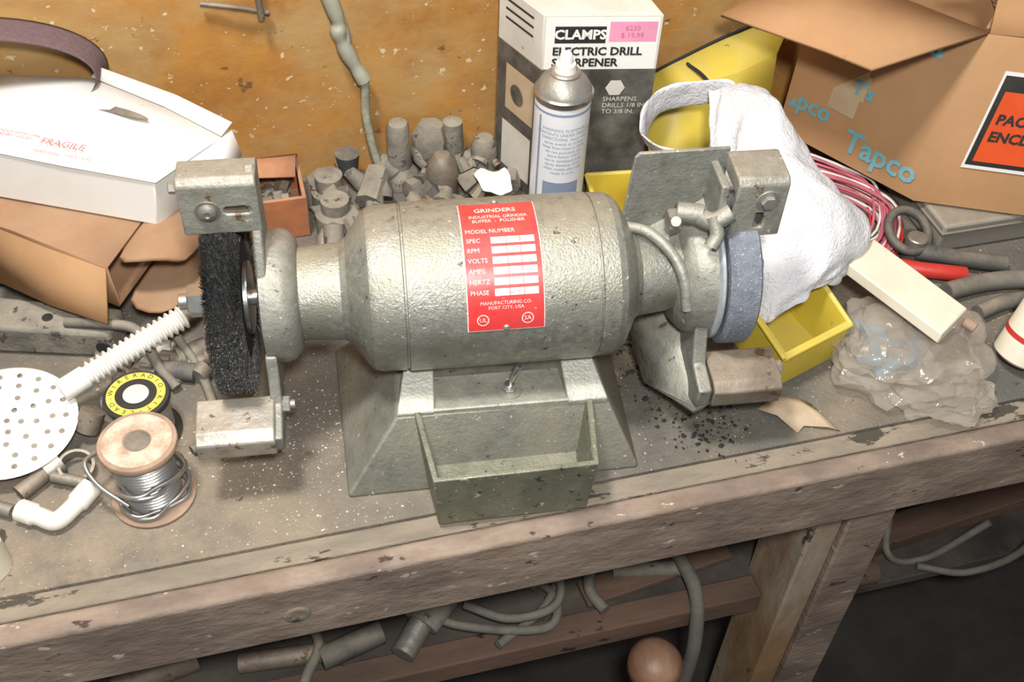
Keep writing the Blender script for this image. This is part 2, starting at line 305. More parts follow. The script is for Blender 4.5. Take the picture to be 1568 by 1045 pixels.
for i in range(18000):
    a=random.uniform(0,2*math.pi);s=-.276+random.uniform(-.0155,.0155);r0=.06;r1=random.uniform(.089,.0935);a2=a+random.gauss(0,.02);s2=-.276+(s+.276)*1.03+random.gauss(0,.0006);w=.00045
    p=V((s,-r0*math.cos(a),ZC+r0*math.sin(a)));q=V((s2,-r1*math.cos(a2),ZC+r1*math.sin(a2)))
    d=(q-p).normalized();sd=d.cross(V((random.uniform(-1,1),random.uniform(-1,1),random.uniform(-1,1)))).normalized()*w
    k=len(vs);vs+=[p-sd,p+sd,q+sd*.7,q-sd*.7];fs.append((k,k+1,k+2,k+3))
addmesh('wire_bristles',GR,vs,fs,wire_m)
cyl('flange_inner_left',GR,(-.262,0,ZC),X,.005,.036,steel,40)
cyl('flange_outer_left',GR,(-.298,0,ZC),X,.006,.032,dsteel,40)
cyl('shaft_left',GR,(-.326,0,ZC),X,.09,.008,steel,20)
cyl('arbor_nut_left',GR,(-.317,0,ZC),X,.018,.0165,steel,6)
def toolrest(s0,s1,dn,tag,m):
    plate('tool_rest_'+tag,GR,[(-.112+dn,.070),(-.120+dn,.074),(-.122+dn,.095),(-.112+dn,.103),(-.072+dn,.106),(-.070+dn,.098),(-.106+dn,.094),(-.106+dn,.072)],(s0,0,0),(0,1,0),(0,0,1),s1-s0,m,bevel=.0018)
toolrest(-.316,-.242,0,'left',restm)
loft('rest_boss_left',GR,[[(-.314,-.112,.078),(-.256,-.112,.074),(-.256,-.08,.078),(-.314,-.08,.08)],[(-.314,-.112,.096),(-.256,-.112,.096),(-.256,-.075,.1),(-.314,-.075,.1)]],restm,bevel=.003)
plate('rest_arm_left',GR,[(-.02,.135),(-.064,.150),(-.070,.125),(-.080,.100),(-.118,.094),(-.114,.072),(-.060,.066),(-.038,.085),(.0,.105)],(-.246,0,0),(0,1,0),(0,0,1),.011,castm,bevel=.002)
cyl('rest_bolt_left',GR,(-.236,-.075,.094),X,.008,.0085,dsteel,6)
cyl('rest_bolt_stub_left',GR,(-.229,-.075,.094),X,.006,.0045,dsteel,12)
# ---- right side
lathe('guard_hub_right',GR,[(.158,0),(.158,.044),(.161,.054),(.168,.062),(.176,.066),(.192,.068),(.195,.065),(.194,.058),(.186,.054),(.186,0)],(0,0,ZC),X,castm,64)
lathe('grinding_stone',GR,[(.201,0),(.201,.074),(.205,.079),(.229,.080),(.2315,.077),(.2315,0)],(0,0,ZC),X,stone,72)
lathe('stone_flange',GR,[(.190,0),(.190,.064),(.1935,.073),(.1965,.073),(.1995,.068),(.1995,0)],(0,0,ZC),X,M('aluminium_dust',(.42,.44,.46),(.3,.32,.34),scale=60,rough=.6,metal=.3),64)
cyl('flange_outer_right',GR,(.231,0,ZC),X,.006,.032,dsteel,40)
cyl('arbor_nut_right',GR,(.236,0,ZC),X,.013,.0155,dsteel,6)
cyl('shaft_right',GR,(.19,0,ZC),X,.068,.008,steel,20)
plate('shield_plate_right',GR,[(.096,.196),(.108,.225),(.113,.300),(.117,.305),(.205,.306),(.205,.270),(.178,.240),(.160,.205)],(0,.020,0),(1,0,0),(0,0,1),.004,castm,bevel=.001)
loft('guard_shoulder_right',GR,[[(.118,.020,.205),(.192,.020,.250),(.192,.030,.250),(.118,.030,.205)],[(.150,-.030,.208),(.192,-.034,.232),(.192,-.010,.236),(.145,-.005,.212)],[(.162,-.058,.178),(.192,-.062,.190),(.192,-.040,.21),(.162,-.040,.19)]],castm,bevel=.003,seg=3)
tube('guard_arch_right',GR,[(.105,.012,.222),(.130,-.005,.226),(.150,-.028,.216),(.160,-.047,.198),(.164,-.060,.17)],.0055,castm)
o=plate('spark_shield_right',GR,[(-.032,.236),(-.024,.236),(-.024,.284),(.018,.286),(.020,.299),(.012,.305),(-.026,.303),(-.032,.297)],(.201,0,0),(0,1,0),(0,0,1),.050,capm,bevel=.002)
cs=[box('c',GR,(.224,-.045,.246),(.232,-.02,.264),castm,0)]
box('shield_backing_right',GR,(.204,-.0235,.240),(.248,-.019,.283),rubber,0)
cut(o,cs)
cyl('shield_washer_right',GR,(.232,-.0315,.279),(0,-1,0),.002,.0115,dsteel)
cyl('shield_screw_right',GR,(.232,-.0335,.279),(0,-1,0),.005,.0075,dsteel,6)
cyl('clamp_body_right',GR,(.152,-.012,.256),(1,-.3,0),.026,.010,castm,16)
cyl('clamp_nut_right',GR,(.144,-.014,.246),(1,0,0),.012,.012,dsteel,6)
for a in (-1,1):
    lathe('clamp_wing',GR,[(0,.005),(.010,.0065),(.014,.005),(.015,0)],(.152,-.018,.246),(-.3,-.5*a-.2,.8*a),dsteel,14)
tube('clamp_link_right',GR,[(.172,-.018,.254),(.184,-.030,.256),(.200,-.030,.266)],.009,castm)
tube('clamp_hook_right',GR,[(.182,-.030,.262),(.186,-.040,.248),(.180,-.046,.238)],.007,castm)
plate('guard_link_right',GR,[(.03,.18),(.03,.262),(.018,.292),(-.024,.292),(-.028,.262),(-.01,.245),(-.03,.22)],(.188,0,0),(0,1,0),(0,0,1),.008,castm,bevel=.002)
plate('lower_guard_right',GR,[(.058,.150),(.074,.100),(.060,.052),(.010,.040),(-.080,.062),(-.104,.074),(-.106,.098),(-.075,.106),(-.066,.130),(-.060,.15)],(.176,0,0),(0,1,0),(0,0,1),.014,castm,bevel=.002)
sheet('lower_shroud_right',GR,[[(.138,.030,.110),(.165,.020,.118),(.190,.0,.118)],[(.136,.022,.062),(.160,-.015,.066),(.184,-.040,.092)],[(.146,-.030,.032),(.166,-.060,.044),(.182,-.080,.080)],[(.178,-.098,.058),(.184,-.101,.066),(.190,-.103,.076)]],castm,.006,0)
toolrest(.192,.264,.014,'right',rustm)
loft('rest_boss_right',GR,[[(.192,-.100,.078),(.250,-.100,.074),(.250,-.066,.078),(.192,-.066,.08)],[(.192,-.100,.096),(.250,-.100,.096),(.250,-.061,.1),(.192,-.061,.1)]],rustm,bevel=.003)
cyl('rest_bolt_right',GR,(.264,-.075,.092),X,.008,.0075,dsteel,6)
G_=GR;GR=None
# ---------------------------------------------------------------- spray can
cx_,cy_=.127,.262
E=Empty('spray_can',(cx_,cy_,0))
o=(cx_,cy_,.001);Zu=(0,0,1);dz=.045
lathe('can_body',E,[(0,0),(0,.032),(.002,.0345),(.004,.033),(.16+dz,.033),(.162+dz,.0345),(.165+dz,.0345),(.167+dz,.032)],o,Zu,canlab,48)
lathe('can_dome',E,[(.163+dz,.0335),(.168+dz,.0325),(.178+dz,.027),(.184+dz,.020),(.186+dz,.0165),(.188+dz,.018),(.190+dz,.016),(.190+dz,0)],o,Zu,dsteel,48)
lathe('rim',E,[(.157+dz,.0335),(.161+dz,.035),(.165+dz,.035),(.167+dz,.033)],o,Zu,steel,48)
lathe('cap',E,[(.188+dz,.013),(.199+dz,.0115),(.200+dz,.008),(.210+dz,.007),(.212+dz,.0055),(.212+dz,0)],o,Zu,whitepl,32)
def cn(u,v):
    a=math.radians(-105)+u/.0334;return V((cx_+.0334*math.cos(a),cy_+.0334*math.sin(a),v))
text('can_text',E,'WARNING: FLAMMABLE\nCONTENTS UNDER PRESSURE\nDIRECTIONS  shake well\nspray evenly at surface\nkeep from heat or flame\ndo not puncture can\nstore below 120 F\nuse in ventilated area\nspray distance 10 in.\nclean nozzle after use\nmade in u.s.a.',.0055,lambda u,v:cn(u+.004,v+.145),greytext,ls=1.1)
quad('can_band',E,lambda u,v:cn(u,v),-.045,.194,.045,.197,greytext,14,1)
quad('can_stripe',E,lambda u,v:cn(u,v),-.031,.02,-.028,.19,greytext,1,1)
quad('can_block',E,lambda u,v:cn(u,v),-.020,.070,.026,.100,greytext,8,1)
# ---------------------------------------------------------------- sharpener box
E=Empty('product_box',(.17,.34,0))
FL,FR,BR,BL=(.117,.322),(.254,.296),(.246,.41),(.086,.405)
f=lambda z:[(p[0],p[1],z) for p in (FL,FR,BR,BL)]
loft('carton_lower',E,[f(.001),f(.200)],greyprint,bevel=.0008)
loft('carton_upper',E,[f(.2001),f(.272)],whiteb2,bevel=.0008)
ff=flat((FL[0],FL[1],0),(FR[0]-FL[0],FR[1]-FL[1],0),Zu)
w=.1394
quad('front_white_band',E,ff,.003,.201,w-.003,.270,whitebox)
quad('logo_black',E,lambda x,y:ff(x,y,.0009),.014,.236,.074,.258,blackm)
text('logo',E,"CLAMPS",.017,lambda x,y:ff(x+.044,y+.247,.0013),whitebox,bold=.0006)
quad('sticker',E,lambda x,y:ff(x,y,.0009),.078,.238,.134,.264,pink)
text('sticker_text',E,"6230\n$ 19.99",.009,lambda x,y:ff(x+.105,y+.251,.0013),redink)
text('title',E,"ELECTRIC DRILL",.0148,lambda x,y:ff(x+.012,y+.225,.0013),blackm,align='LEFT',bold=.0005)
text('title_b',E,"SHARPENER",.0148,lambda x,y:ff(x+.012,y+.210,.0013),blackm,align='LEFT',bold=.0005)
text('body_text',E,"SHARPENS\nDRILLS 1/8 IN.\nTO 3/8 IN.",.009,lambda x,y:ff(x+.078,y+.150,.0013),whiteb2,align='LEFT')
lathe('badge',E,[(0,0),(.0004,.012),(.0006,0)],ff(.092,.175,.0006),(-.18,-.98,0),whiteb2,6)
fs_=flat((BL[0],BL[1],0),(FL[0]-BL[0],FL[1]-BL[1],0),Zu)
wl=math.hypot(FL[0]-BL[0],FL[1]-BL[1])
quad('side_photo',E,fs_,.02,.11,wl-.01,.175,tapem)
lathe('side_photo_blob',E,[(0,0),(.0004,.014),(.0006,0)],fs_(wl*.5,.140,.001),(-.95,-.3,0),greyprint,16)
quad('side_panel',E,fs_,.015,.02,wl-.012,.09,whiteb2)
for i in range(3): quad('side_text',E,fs_,.015,.258-i*.012,wl-.018,.261-i*.012,blackm)
# ---------------------------------------------------------------- white carton + brown carton
E=Empty('white_carton',(-.45,.33,.12))
b0=[(-.345,.226,.121),(-.262,.300,.121),(-.50,.425,.121),(-.615,.365,.121)]
t0=[(-.338,.224,.180),(-.254,.300,.176),(-.50,.428,.182),(-.610,.362,.186)]
loft('carton_body',E,[b0,t0],whitebox,bevel=.0015)
lid=[[(-.336,.221,.182),(-.29,.262,.183),(-.250,.300,.180)],[(-.43,.268,.184),(-.37,.325,.188),(-.32,.352,.188)],[(-.52,.315,.187),(-.45,.385,.199),(-.395,.398,.206)],[(-.615,.362,.189),(-.55,.42,.20),(-.49,.43,.204)]]
sheet('lid',E,lid,whitebox,.0015,0)
sheet('lid_lip',E,[[(-.262,.288,.184),(-.32,.350,.190),(-.395,.398,.208)],[(-.248,.303,.190),(-.305,.360,.197),(-.385,.405,.216)]],whitebox,.0015,0)
sheet('flap_side',E,[[(-.250,.300,.182),(-.244,.300,.150),(-.248,.30,.125)],[(-.300,.255,.181),(-.282,.252,.150),(-.29,.256,.124)]],whitebox,.0012,0)
ft=flat((-.44,.300,.1885),(.88,-.47,0),(.47,.88,.02),0)
text('print',E,"FRAGILE",.014,lambda x,y:ft(x+.012,y+.002)+V((0,0,.004)),redink)
text('print2',E,"HANDLE WITH CARE\nBAKERY GOODS",.0060,lambda x,y:ft(x-.045,y+.004)+V((0,0,.005)),redink)
text('print3',E,"KEEP LEVEL - OPEN HERE",.0060,lambda x,y:ft(x+.02,y-.014)+V((0,0,.003)),redink)
fh=flat((-.375,.345,.1925),(.80,-.50,-.02),(.45,.85,0.05),0)
vs=[fh(.044*math.cos(a*math.pi/12),(.009 if a<=12 else .003)*math.sin(a*math.pi/12))+V((0,0,.002)) for a in range(24)]
addmesh('hand_slot',E,vs,[tuple(range(24))],rubber)
E=Empty('brown_carton',(-.45,.28,.06))
r0=[(-.398,.166,.066),(-.400,.172,.117),(-.335,.290,.118),(-.330,.290,.066)]
r1=[(-.500,.252,.066),(-.502,.258,.117),(-.44,.385,.118),(-.43,.385,.066)]
r3=[(-.66,.365,.066),(-.66,.371,.117),(-.60,.43,.118),(-.60,.43,.066)]
vs=[];fs=[]
for r in (r0,r1,r3): vs+=r
for i in range(2):
    for j in range(4): fs.append((i*4+j,i*4+(j+1)%4,(i+1)*4+(j+1)%4,(i+1)*4+j))
fs.append((8,9,10,11))
addmesh('carton_shell',E,vs,fs,carton2,solid=.003)
sheet('flap_top',E,[[(-.400,.171,.119),(-.37,.225,.119),(-.335,.290,.119)],[(-.368,.165,.123),(-.335,.220,.125),(-.30,.270,.120)],[(-.338,.170,.116),(-.312,.215,.118),(-.285,.250,.112)],[(-.322,.176,.100),(-.302,.210,.098),(-.280,.235,.095)]],carton2,.003,1)
sheet('flap_bottom',E,[[(-.398,.166,.066),(-.37,.22,.066),(-.33,.290,.066)],[(-.370,.148,.060),(-.335,.19,.060),(-.295,.245,.062)],[(-.345,.150,.058),(-.315,.185,.056),(-.28,.225,.058)]],carton2,.003,1)
sheet('flap_front',E,[[(-.53,.276,.117),(-.46,.216,.117),(-.402,.170,.117)],[(-.54,.268,.085),(-.468,.206,.083),(-.408,.158,.083)],[(-.54,.250,.062),(-.470,.190,.058),(-.412,.146,.060)]],carton,.003,0)
E=Empty('scrap_wood_block',(-.48,.33,0))
box('block',E,(-.60,.30,.001),(-.36,.40,.062),rubber,.004)
# sanding belt
E=Empty('sanding_belt',(-.5,.40,.2))
g=[]
for i in range(19):
    a=math.radians(-30+i*13);cx,cz=-.535,.205
    g.append([(cx+.160*math.cos(a),.434,cz+.075*math.sin(a)),(cx+.158*math.cos(a)-.010,.375,cz+.018+.060*math.sin(a))])
sheet('belt',E,g,plum,.0015,1)
# wall hook & cord
E=Empty('wall_hook',(-.22,.43,.26))
tube('rod',E,[(-.262,.43,.268),(-.22,.425,.261),(-.186,.43,.248)],.003,rustm)
tube('stem',E,[(-.200,.432,.37),(-.197,.424,.30),(-.196,.422,.246)],.004,rustm)
cyl('collar',E,(-.197,.434,.31),(0,-1,0),.012,.007,rustm)
E=Empty('hanging_cord',(-.1,.41,.1))
tube('cord',E,[(-.135,.428,.52),(-.13,.428,.36),(-.118,.425,.27),(-.100,.425,.215),(-.099,.422,.19),(-.082,.42,.15),(-.083,.415,.10),(-.075,.405,.04),(-.062,.395,.008)],.0055,ropem)
tube('tape_wrap',E,[(-.123,.426,.29),(-.108,.424,.235),(-.108,.422,.215),(-.098,.422,.185),(-.082,.42,.150)],.008,M('grey_tape',(.38,.38,.30),(.27,.27,.20),rough=.5),rf=lambda t:.0075+.0025*abs(math.sin(t*11)))
# ---------------------------------------------------------------- dusty fittings behind the motor
E=Empty('pipe_fittings',(-.02,.38,0))
def fit(x,y,prof,m=dustyfit,segs=24,ax=Zu,z=0.001): lathe('fitting',E,prof,(x,y,z),ax,m,segs)
fit(-.045,.402,[(0,0),(0,.027),(.010,.027),(.018,.022),(.026,.016),(.086,.0145),(.092,.012),(.093,0)])
fit(.004,.362,[(0,0),(0,.021),(.04,.021),(.055,.018),(.064,.010),(.066,0)],rustm)
fit(.070,.402,[(0,0),(0,.017),(.03,.018),(.045,.016),(.052,.012),(.052,0)])
fit(-.002,.415,[(0,0),(0,.022),(.028,.026),(.044,.018),(.045,0)],segs=6,ax=(.1,.1,1),z=.03)
fit(.030,.415,[(0,0),(0,.016),(.075,.013),(.08,0)])
fit(-.020,.335,[(0,0),(0,.020),(.018,.02),(.024,.012),(.024,0)],segs=6)
fit(-.142,.375,[(0,0),(0,.024),(.02,.024),(.024,.018),(.045,.018),(.047,.012),(.047,0)])
fit(-.142,.318,[(0,0),(0,.026),(.03,.026),(.034,.018),(.05,.018),(.05,0)])
fit(-.098,.34,[(0,0),(0,.018),(.05,.016),(.05,0)],segs=8,ax=(.4,.8,.3),z=.02)
fit(-.112,.41,[(0,0),(0,.012),(.03,.016),(.032,0)],rubber,z=.02)
for i in range(90):
    x=random.uniform(-.165,.10);y=random.uniform(.25,.425);s=random.uniform(.005,.015)
    if (x-cx_)**2+(y-cy_)**2<.003: continue
    a=random.uniform(0,3);lathe('bit',E,[(0,0),(0,s),(s*random.uniform(.8,2.2),s*random.uniform(.6,1)),(s*2.3,0)],(x,y,.012+random.uniform(0,.012)),(math.cos(a),math.sin(a),random.uniform(-.1,1.2)),random.choice([dustyfit,dustyfit,rustm,rubber]),random.choice([5,6,8,14]))
E=Empty('parts_tray',(-.21,.36,0))
o=box('tray_body',E,(-.262,.315,.001),(-.176,.405,.062),orangeb,.001)
cut(o,[box('c',None,(-.257,.320,.01),(-.181,.400,.08),orangeb,0)])
for i in range(16):
    x=random.uniform(-.250,-.188);y=random.uniform(.328,.392);a=random.uniform(0,3)
    lathe('part',E,[(0,0),(0,.011),(.02,.009),(.02,0)],(x,y,.030),(math.cos(a)*.4,math.sin(a)*.4,random.uniform(.2,1)),random.choice([rustm,carton2,dustyfit]),random.choice([4,6,12]))
sheet('tray_flap',E,[[(-.262,.405,.062),(-.176,.405,.062)],[(-.258,.38,.082),(-.180,.375,.080)],[(-.250,.345,.080),(-.185,.345,.072)]],orangeb,.002,0)
E=Empty('crumpled_tissue',(.08,.34,.03))
g=[[(.040+.012*i,.300+.016*j,.040+random.uniform(-.008,.010)) for i in range(5)] for j in range(4)]
sheet('tissue',E,g,whitebox,.0012,1,jit=.005)
# yellow bins
def bin_(name,pts,h,low,m=yellow):
    cx=sum(p[0] for p in pts)/4;cy=sum(p[1] for p in pts)/4
    E=Empty(name,(cx,cy,0))
    hz=[low,low,h,h]
    top=[(p[0],p[1],z) for p,z in zip(pts,hz)]
    bot=[(cx+(p[0]-cx)*.9,cy+(p[1]-cy)*.9,.001) for p in pts]
    o=loft('bin_body',E,[bot,top],m,bevel=.0008)
    ti=[(cx+(p[0]-cx)*.92,cy+(p[1]-cy)*.92,z+.003) for p,z in zip(pts,hz)];bi=[(cx+(p[0]-cx)*.82,cy+(p[1]-cy)*.82,.006) for p in pts]
    cut(o,[loft('c',None,[bi,ti],m)])
    rimr=[(p[0],p[1],z-.002) for p,z in zip(pts,hz)];rimr.append(rimr[0])
    for a,b_ in zip(rimr[:-1],rimr[1:]): tube('rim',E,[a,b_],.003,m,smooth=False)
    return E
bin_('parts_bin',[(.168,.205),(.235,.198),(.240,.270),(.172,.278)],.070,.055)
bin_('parts_bin',[(.290,-.066),(.386,-.034),(.362,.078),(.262,.060)],.092,.060)
# yellow sheet leaning at wall
E=Empty('yellow_dust_bag',(.4,.38,.08))
sheet('folded_bag',E,[[(.28,.40,.115),(.34,.415,.130),(.42,.425,.155),(.500,.425,.178)],[(.275,.36,.085),(.34,.37,.115),(.41,.38,.125),(.470,.39,.14)],[(.28,.32,.03),(.34,.33,.06),(.41,.34,.07),(.45,.35,.06)],[(.28,.30,.004),(.33,.31,.01),(.38,.32,.01),(.42,.33,.01)]],yellow,.003,0,jit=.003)
tube('seam',E,[(.28,.398,.118),(.34,.413,.133),(.42,.423,.158),(.495,.423,.181)],.0022,wcore)
tube('seam_b',E,[(.345,.40,.133),(.36,.365,.128),(.385,.33,.09)],.0022,wcore)
# ---------------------------------------------------------------- towel
E=Empty('white_towel',(.34,.12,.1))
grid=[[(.318,.268,.176),(.335,.264,.186),(.352,.258,.192),(.364,.247,.188),(.375,.235,.165)],
[(.300,.215,.155),(.322,.222,.190),(.346,.215,.198),(.372,.200,.190),(.394,.19,.148)],
[(.296,.180,.132),(.313,.180,.170),(.334,.172,.188),(.374,.155,.184),(.406,.140,.138)],
[(.300,.130,.122),(.308,.130,.160),(.334,.122,.174),(.372,.103,.172),(.426,.098,.124)],
[(.290,.085,.112),(.300,.085,.150),(.334,.072,.156),(.392,.060,.154),(.440,.068,.110)],
[(.286,.052,.100),(.300,.045,.132),(.334,.030,.130),(.382,.020,.128),(.432,.040,.090)],
[(.284,.025,.080),(.298,.010,.103),(.330,.0,.102),(.364,.005,.103),(.405,.030,.078)],
[(.286,.000,.045),(.296,-.008,.058),(.316,-.010,.073),(.350,.0,.088),(.388,.025,.072)]]
# resample and add fold ridges
def resample(g,kr,kc):
    rows=[crom(r,kc) for r in g];cols=[crom([rows[i][j] for i in range(len(rows))],kr) for j in range(len(rows[0]))]
    return [[cols[j][i] for j in range(len(cols))] for i in range(len(cols[0]))]
gg=resample(grid,6,8);NR=len(gg);NC=len(gg[0])
out=[]
for i in range(NR):
    row=[]
    for j in range(NC):
        u=j/(NC-1);v=i/(NR-1);p=gg[i][j]
        a=gg[min(i+1,NR-1)][j]-gg[max(i-1,0)][j];b=gg[i][min(j+1,NC-1)]-gg[i][max(j-1,0)]
        nn=b.cross(a).normalized()
        if nn.z<0: nn=-nn
        wv=u*1.0+.35*noise.noise(V((u*2,v*2.2,3)))
        h=(1-abs(math.sin(wv*9+v*2.2)))**2*.006+(1-abs(math.sin(v*7+u*4+2*noise.noise(V((u*3,v*3,1))))))**3*.006
        h+=.010*noise.noise(V((u*2.5,v*4,7)))
        row.append(p+nn*h)
    out.append(row)
tw=sheet('cloth',E,out,fabric,.003,1);wrinkle(tw,.02,.0025,0)
loop=[(.220,.243,.150),(.234,.272,.166),(.262,.290,.176),(.305,.285,.184),(.346,.262,.192),(.318,.222,.168),(.296,.196,.146),(.266,.214,.136),(.238,.226,.140)]
lp=crom(loop+[loop[0]],4);cc=V((.275,.245,.150))
tl=sheet('rolled_edge',E,[[p+V((0,0,0)),p*.90+cc*.10+V((.003,.006,-.012)),p*.80+cc*.2+V((.008,.014,-.034))] for p in lp],fabric,.004,2);wrinkle(tl,.03,.005)
# ---------------------------------------------------------------- big cardboard box
E=Empty('cardboard_box',(.68,.28,.05))
ft_=[(.578,.163),(.80,.060),(.98,.26),(.84,.42),(.60,.42),(.472,.345)]
tt=[(.612,.182),(.845,.075),(1.0,.27),(.86,.43),(.62,.43),(.490,.360)]
n=6
vs=[(x,y,.05) for x,y in ft_]+[(x,y,.272) for x,y in tt]
fs=[(i,(i+1)%n,n+(i+1)%n,n+i) for i in range(n)]+[tuple(range(n))]
addmesh('box_walls',E,vs,fs,carton,solid=.004)
T0=V((.612,.182,.272));T1=V((.490,.360,.272))
sheet('flap_left',E,[[T0,(.57,.242,.273),(.53,.301,.273),T1],[(.535,.165,.272),(.50,.225,.270),(.45,.29,.266),(.42,.345,.262)],[(.446,.150,.265),(.415,.20,.262),(.372,.265,.256),(.338,.318,.250)]],carton,.004,0)
sheet('flap_front',E,[[T0,(.73,.128,.274),(.845,.075,.274)],[(.62,.20,.31),(.74,.17,.315),(.86,.13,.31)]],carton,.004,0)
sheet('flap_inner',E,[[(.62,.20,.268),(.66,.24,.262),(.70,.33,.26)],[(.75,.15,.266),(.80,.22,.26),(.82,.34,.25)]],carton2,.003,0)
for i in range(8): tube('loose_wire',E,[(.63+.01*i,.30,.262),(.65+.012*i,.24,.285),(.66+.02*i,.19,.292),(.70+.022*i,.17,.280)],.002,cablem,segs=6)
B0=V((.578,.163,.05));B1=V((.472,.345,.05))
ux=(B0-B1).normalized();uy=((T0-B0)).normalized();Lw=(B0-B1).length
fl=flat(B1,ux,uy,.003)
quad('tape_strip',E,lambda x,y:fl(x,y,.0032),Lw-.155,.06,Lw-.115,.15,tapem)
quad('tape_strip_b',E,lambda x,y:fl(x,y,.0031),.0,.085,.10,.12,tapem)
text('print_large',E,"Tapco",.042,lambda x,y:fl(x+Lw-.115,y+.030,.0038),cyan,align='LEFT',bold=.001)
text('print_large_b',E,"apco",.034,lambda x,y:fl(x+.0,y+.050,.0038),cyan,align='LEFT',bold=.001)
text('print_small',E,"T's",.026,lambda x,y:fl(x+Lw-.115,y+.100,.0038),cyan,bold=.001)
text('print_top',E,"Ta",.04,lambda x,y:fl(x+Lw-.06,y+.19,.0038),cyan,bold=.001)
B2=V((.80,.060,.05));ux=(B2-B0).normalized();fr=flat(B0,ux,uy,.003)
quad('label_backing',E,lambda x,y:fr(x,y,.0032),.035,.055,.17,.185,whitebox)
quad('label_black',E,lambda x,y:fr(x,y,.0036),.038,.060,.17,.180,blackm)
quad('label_orange',E,lambda x,y:fr(x,y,.0040),.045,.066,.165,.160,orange_l)
text('label_text',E,"PACKING LIST\nENCLOSED",.0185,lambda x,y:fr(x+.050,y+.112,.0046),blackm,align='LEFT',bold=.0007,ls=1.25)
E=Empty('grey_toolbox',(.7,.2,0))
box('case',E,(.595,.11,.001),(.90,.38,.044),M('grey_case',(.27,.25,.21),(.22,.20,.165),rough=.6,dust=.8),.004)
box('case_lid',E,(.593,.108,.030),(.902,.382,.034),M('grey_case_trim',(.22,.20,.165),rough=.6,dust=.6),.001)
# wires
E=Empty('wire_bundle',(.5,.22,.02))
for i in range(30):
    dx=random.uniform(-.018,.018);dy=random.uniform(-.02,.02);z=random.uniform(.006,.035)
    tube('wire',E,[(.435+dx,.31+dy,z),(.48+dx,.275+dy*1.3,z+.010),(.535+dx*.8,.235+dy,z+.004),(.56+dx,.19+dy*1.3,z),(.53+dx,.13+dy,.008+z*.3),(.47+dx,.11+dy,.006+z*.3)],.0019,random.choice([pinkw,pinkw,whitepl,redpl]),segs=6,n=5)
E=Empty('pipe_wrench',(.58,.12,0))
tube('ring',E,[(.550+.026*math.cos(a*math.pi/6),.120+.026*math.sin(a*math.pi/6),.038+.012*math.sin(a*math.pi/6)) for a in range(13)],.006,rubber)
tube('handle',E,[(.50,.105,.012),(.535,.080,.014),(.575,.060,.016),(.60,.055,.012)],.010,redpl)
tube('handle_b',E,[(.555,.10,.02),(.58,.085,.022),(.61,.075,.018),(.66,.06,.013)],.011,rubber)
cyl('pivot',E,(.555,.105,.004),Zu,.036,.013,dsteel)
E=Empty('motor_cable',(.64,.05,0))
tube('cable',E,[(.56,.03,.013),(.61,.035,.013),(.66,.03,.014),(.70,.02,.013),(.78,.03,.013)],.012,cablem)
tube('cable_b',E,[(.58,-.01,.011),(.63,.0,.011),(.70,-.005,.011),(.8,-.01,.011)],.010,cablem)
# cream bar
E=Empty('cream_block',(.45,-.02,.085))
loft('bar',E,[[(.398,.020,.084),(.448,.055,.084),(.448,.055,.100),(.398,.020,.100)],[(.460,-.090,.066),(.510,-.060,.066),(.510,-.060,.082),(.460,-.090,.082)]],cream,bevel=.002)
cyl('peg',E,(.503,-.070,.073),(.5,-.75,-.1),.014,.006,tan)
# plastic bag
E=Empty('plastic_bag',(.47,-.08,0))
def blob(nm,c,rad,m,amp,sc_,sub=4,zmin=.001):
    bm=bmesh.new();bmesh.ops.create_icosphere(bm,subdivisions=sub,radius=1)
    for v in bm.verts:
        q=v.co.copy()
        rd=1-abs(noise.noise(q*sc_*1.8+V(c)*5))*2
        d=1+amp*noise.noise(q*sc_+V(c)*9)+amp*.35*rd+amp*.05*noise.noise(q*sc_*4)
        p=V((q.x*rad[0]*d+c[0],q.y*rad[1]*d+c[1],q.z*rad[2]*d+c[2]));p.z=max(p.z,zmin+.002*noise.noise(q*4));v.co=p
    me=bpy.data.meshes.new(nm);bm.to_mesh(me);bm.free();return wrap(nm,E,me,m,ang=30)
blob('bag',(.455,-.070,.030),(.078,.060,.036),bagm,.5,1.5,4)
blob('bag_b',(.430,-.045,.030),(.050,.050,.030),bagm,.5,1.7,4)
blob('bag_tail',(.472,-.118,.014),(.050,.036,.014),bagm,.5,1.8,4)
for i in range(22):
    a=random.uniform(0,3);x=.425+random.uniform(-.030,.045);y=-.06+random.uniform(-.03,.03)
    tube('part',E,[(x,y,.012+random.random()*.025),(x+.028*math.cos(a),y+.028*math.sin(a),.012+random.random()*.020)],.007,random.choice([blue,blue,dsteel,rubber]),smooth=False)
E=Empty('glue_bottle',(.58,-.08,0))
bb=(.582,-.088,.014);bax=(.30,.12,1)
lathe('bottle_body',E,[(0,0),(0,.024),(.004,.029),(.09,.029),(.105,.022),(.115,.012),(.13,.010),(.13,0)],bb,bax,cream,36)
lathe('bottle_mark',E,[(.030,.0292),(.030,.0296),(.036,.0296),(.036,.0292)],bb,bax,redpl,36,closed_ends=False)
E=Empty('paper_scrap',(.31,-.11,0))
sheet('scrap',E,[[(.262,-.082,.002),(.285,-.074,.006),(.305,-.080,.004),(.318,-.092,.006)],[(.278,-.098,.004),(.293,-.094,.009),(.312,-.100,.005),(.325,-.110,.003)],[(.292,-.128,.002),(.305,-.118,.006),(.322,-.128,.004),(.340,-.132,.002)]],paperm,.0008,0,jit=.004)
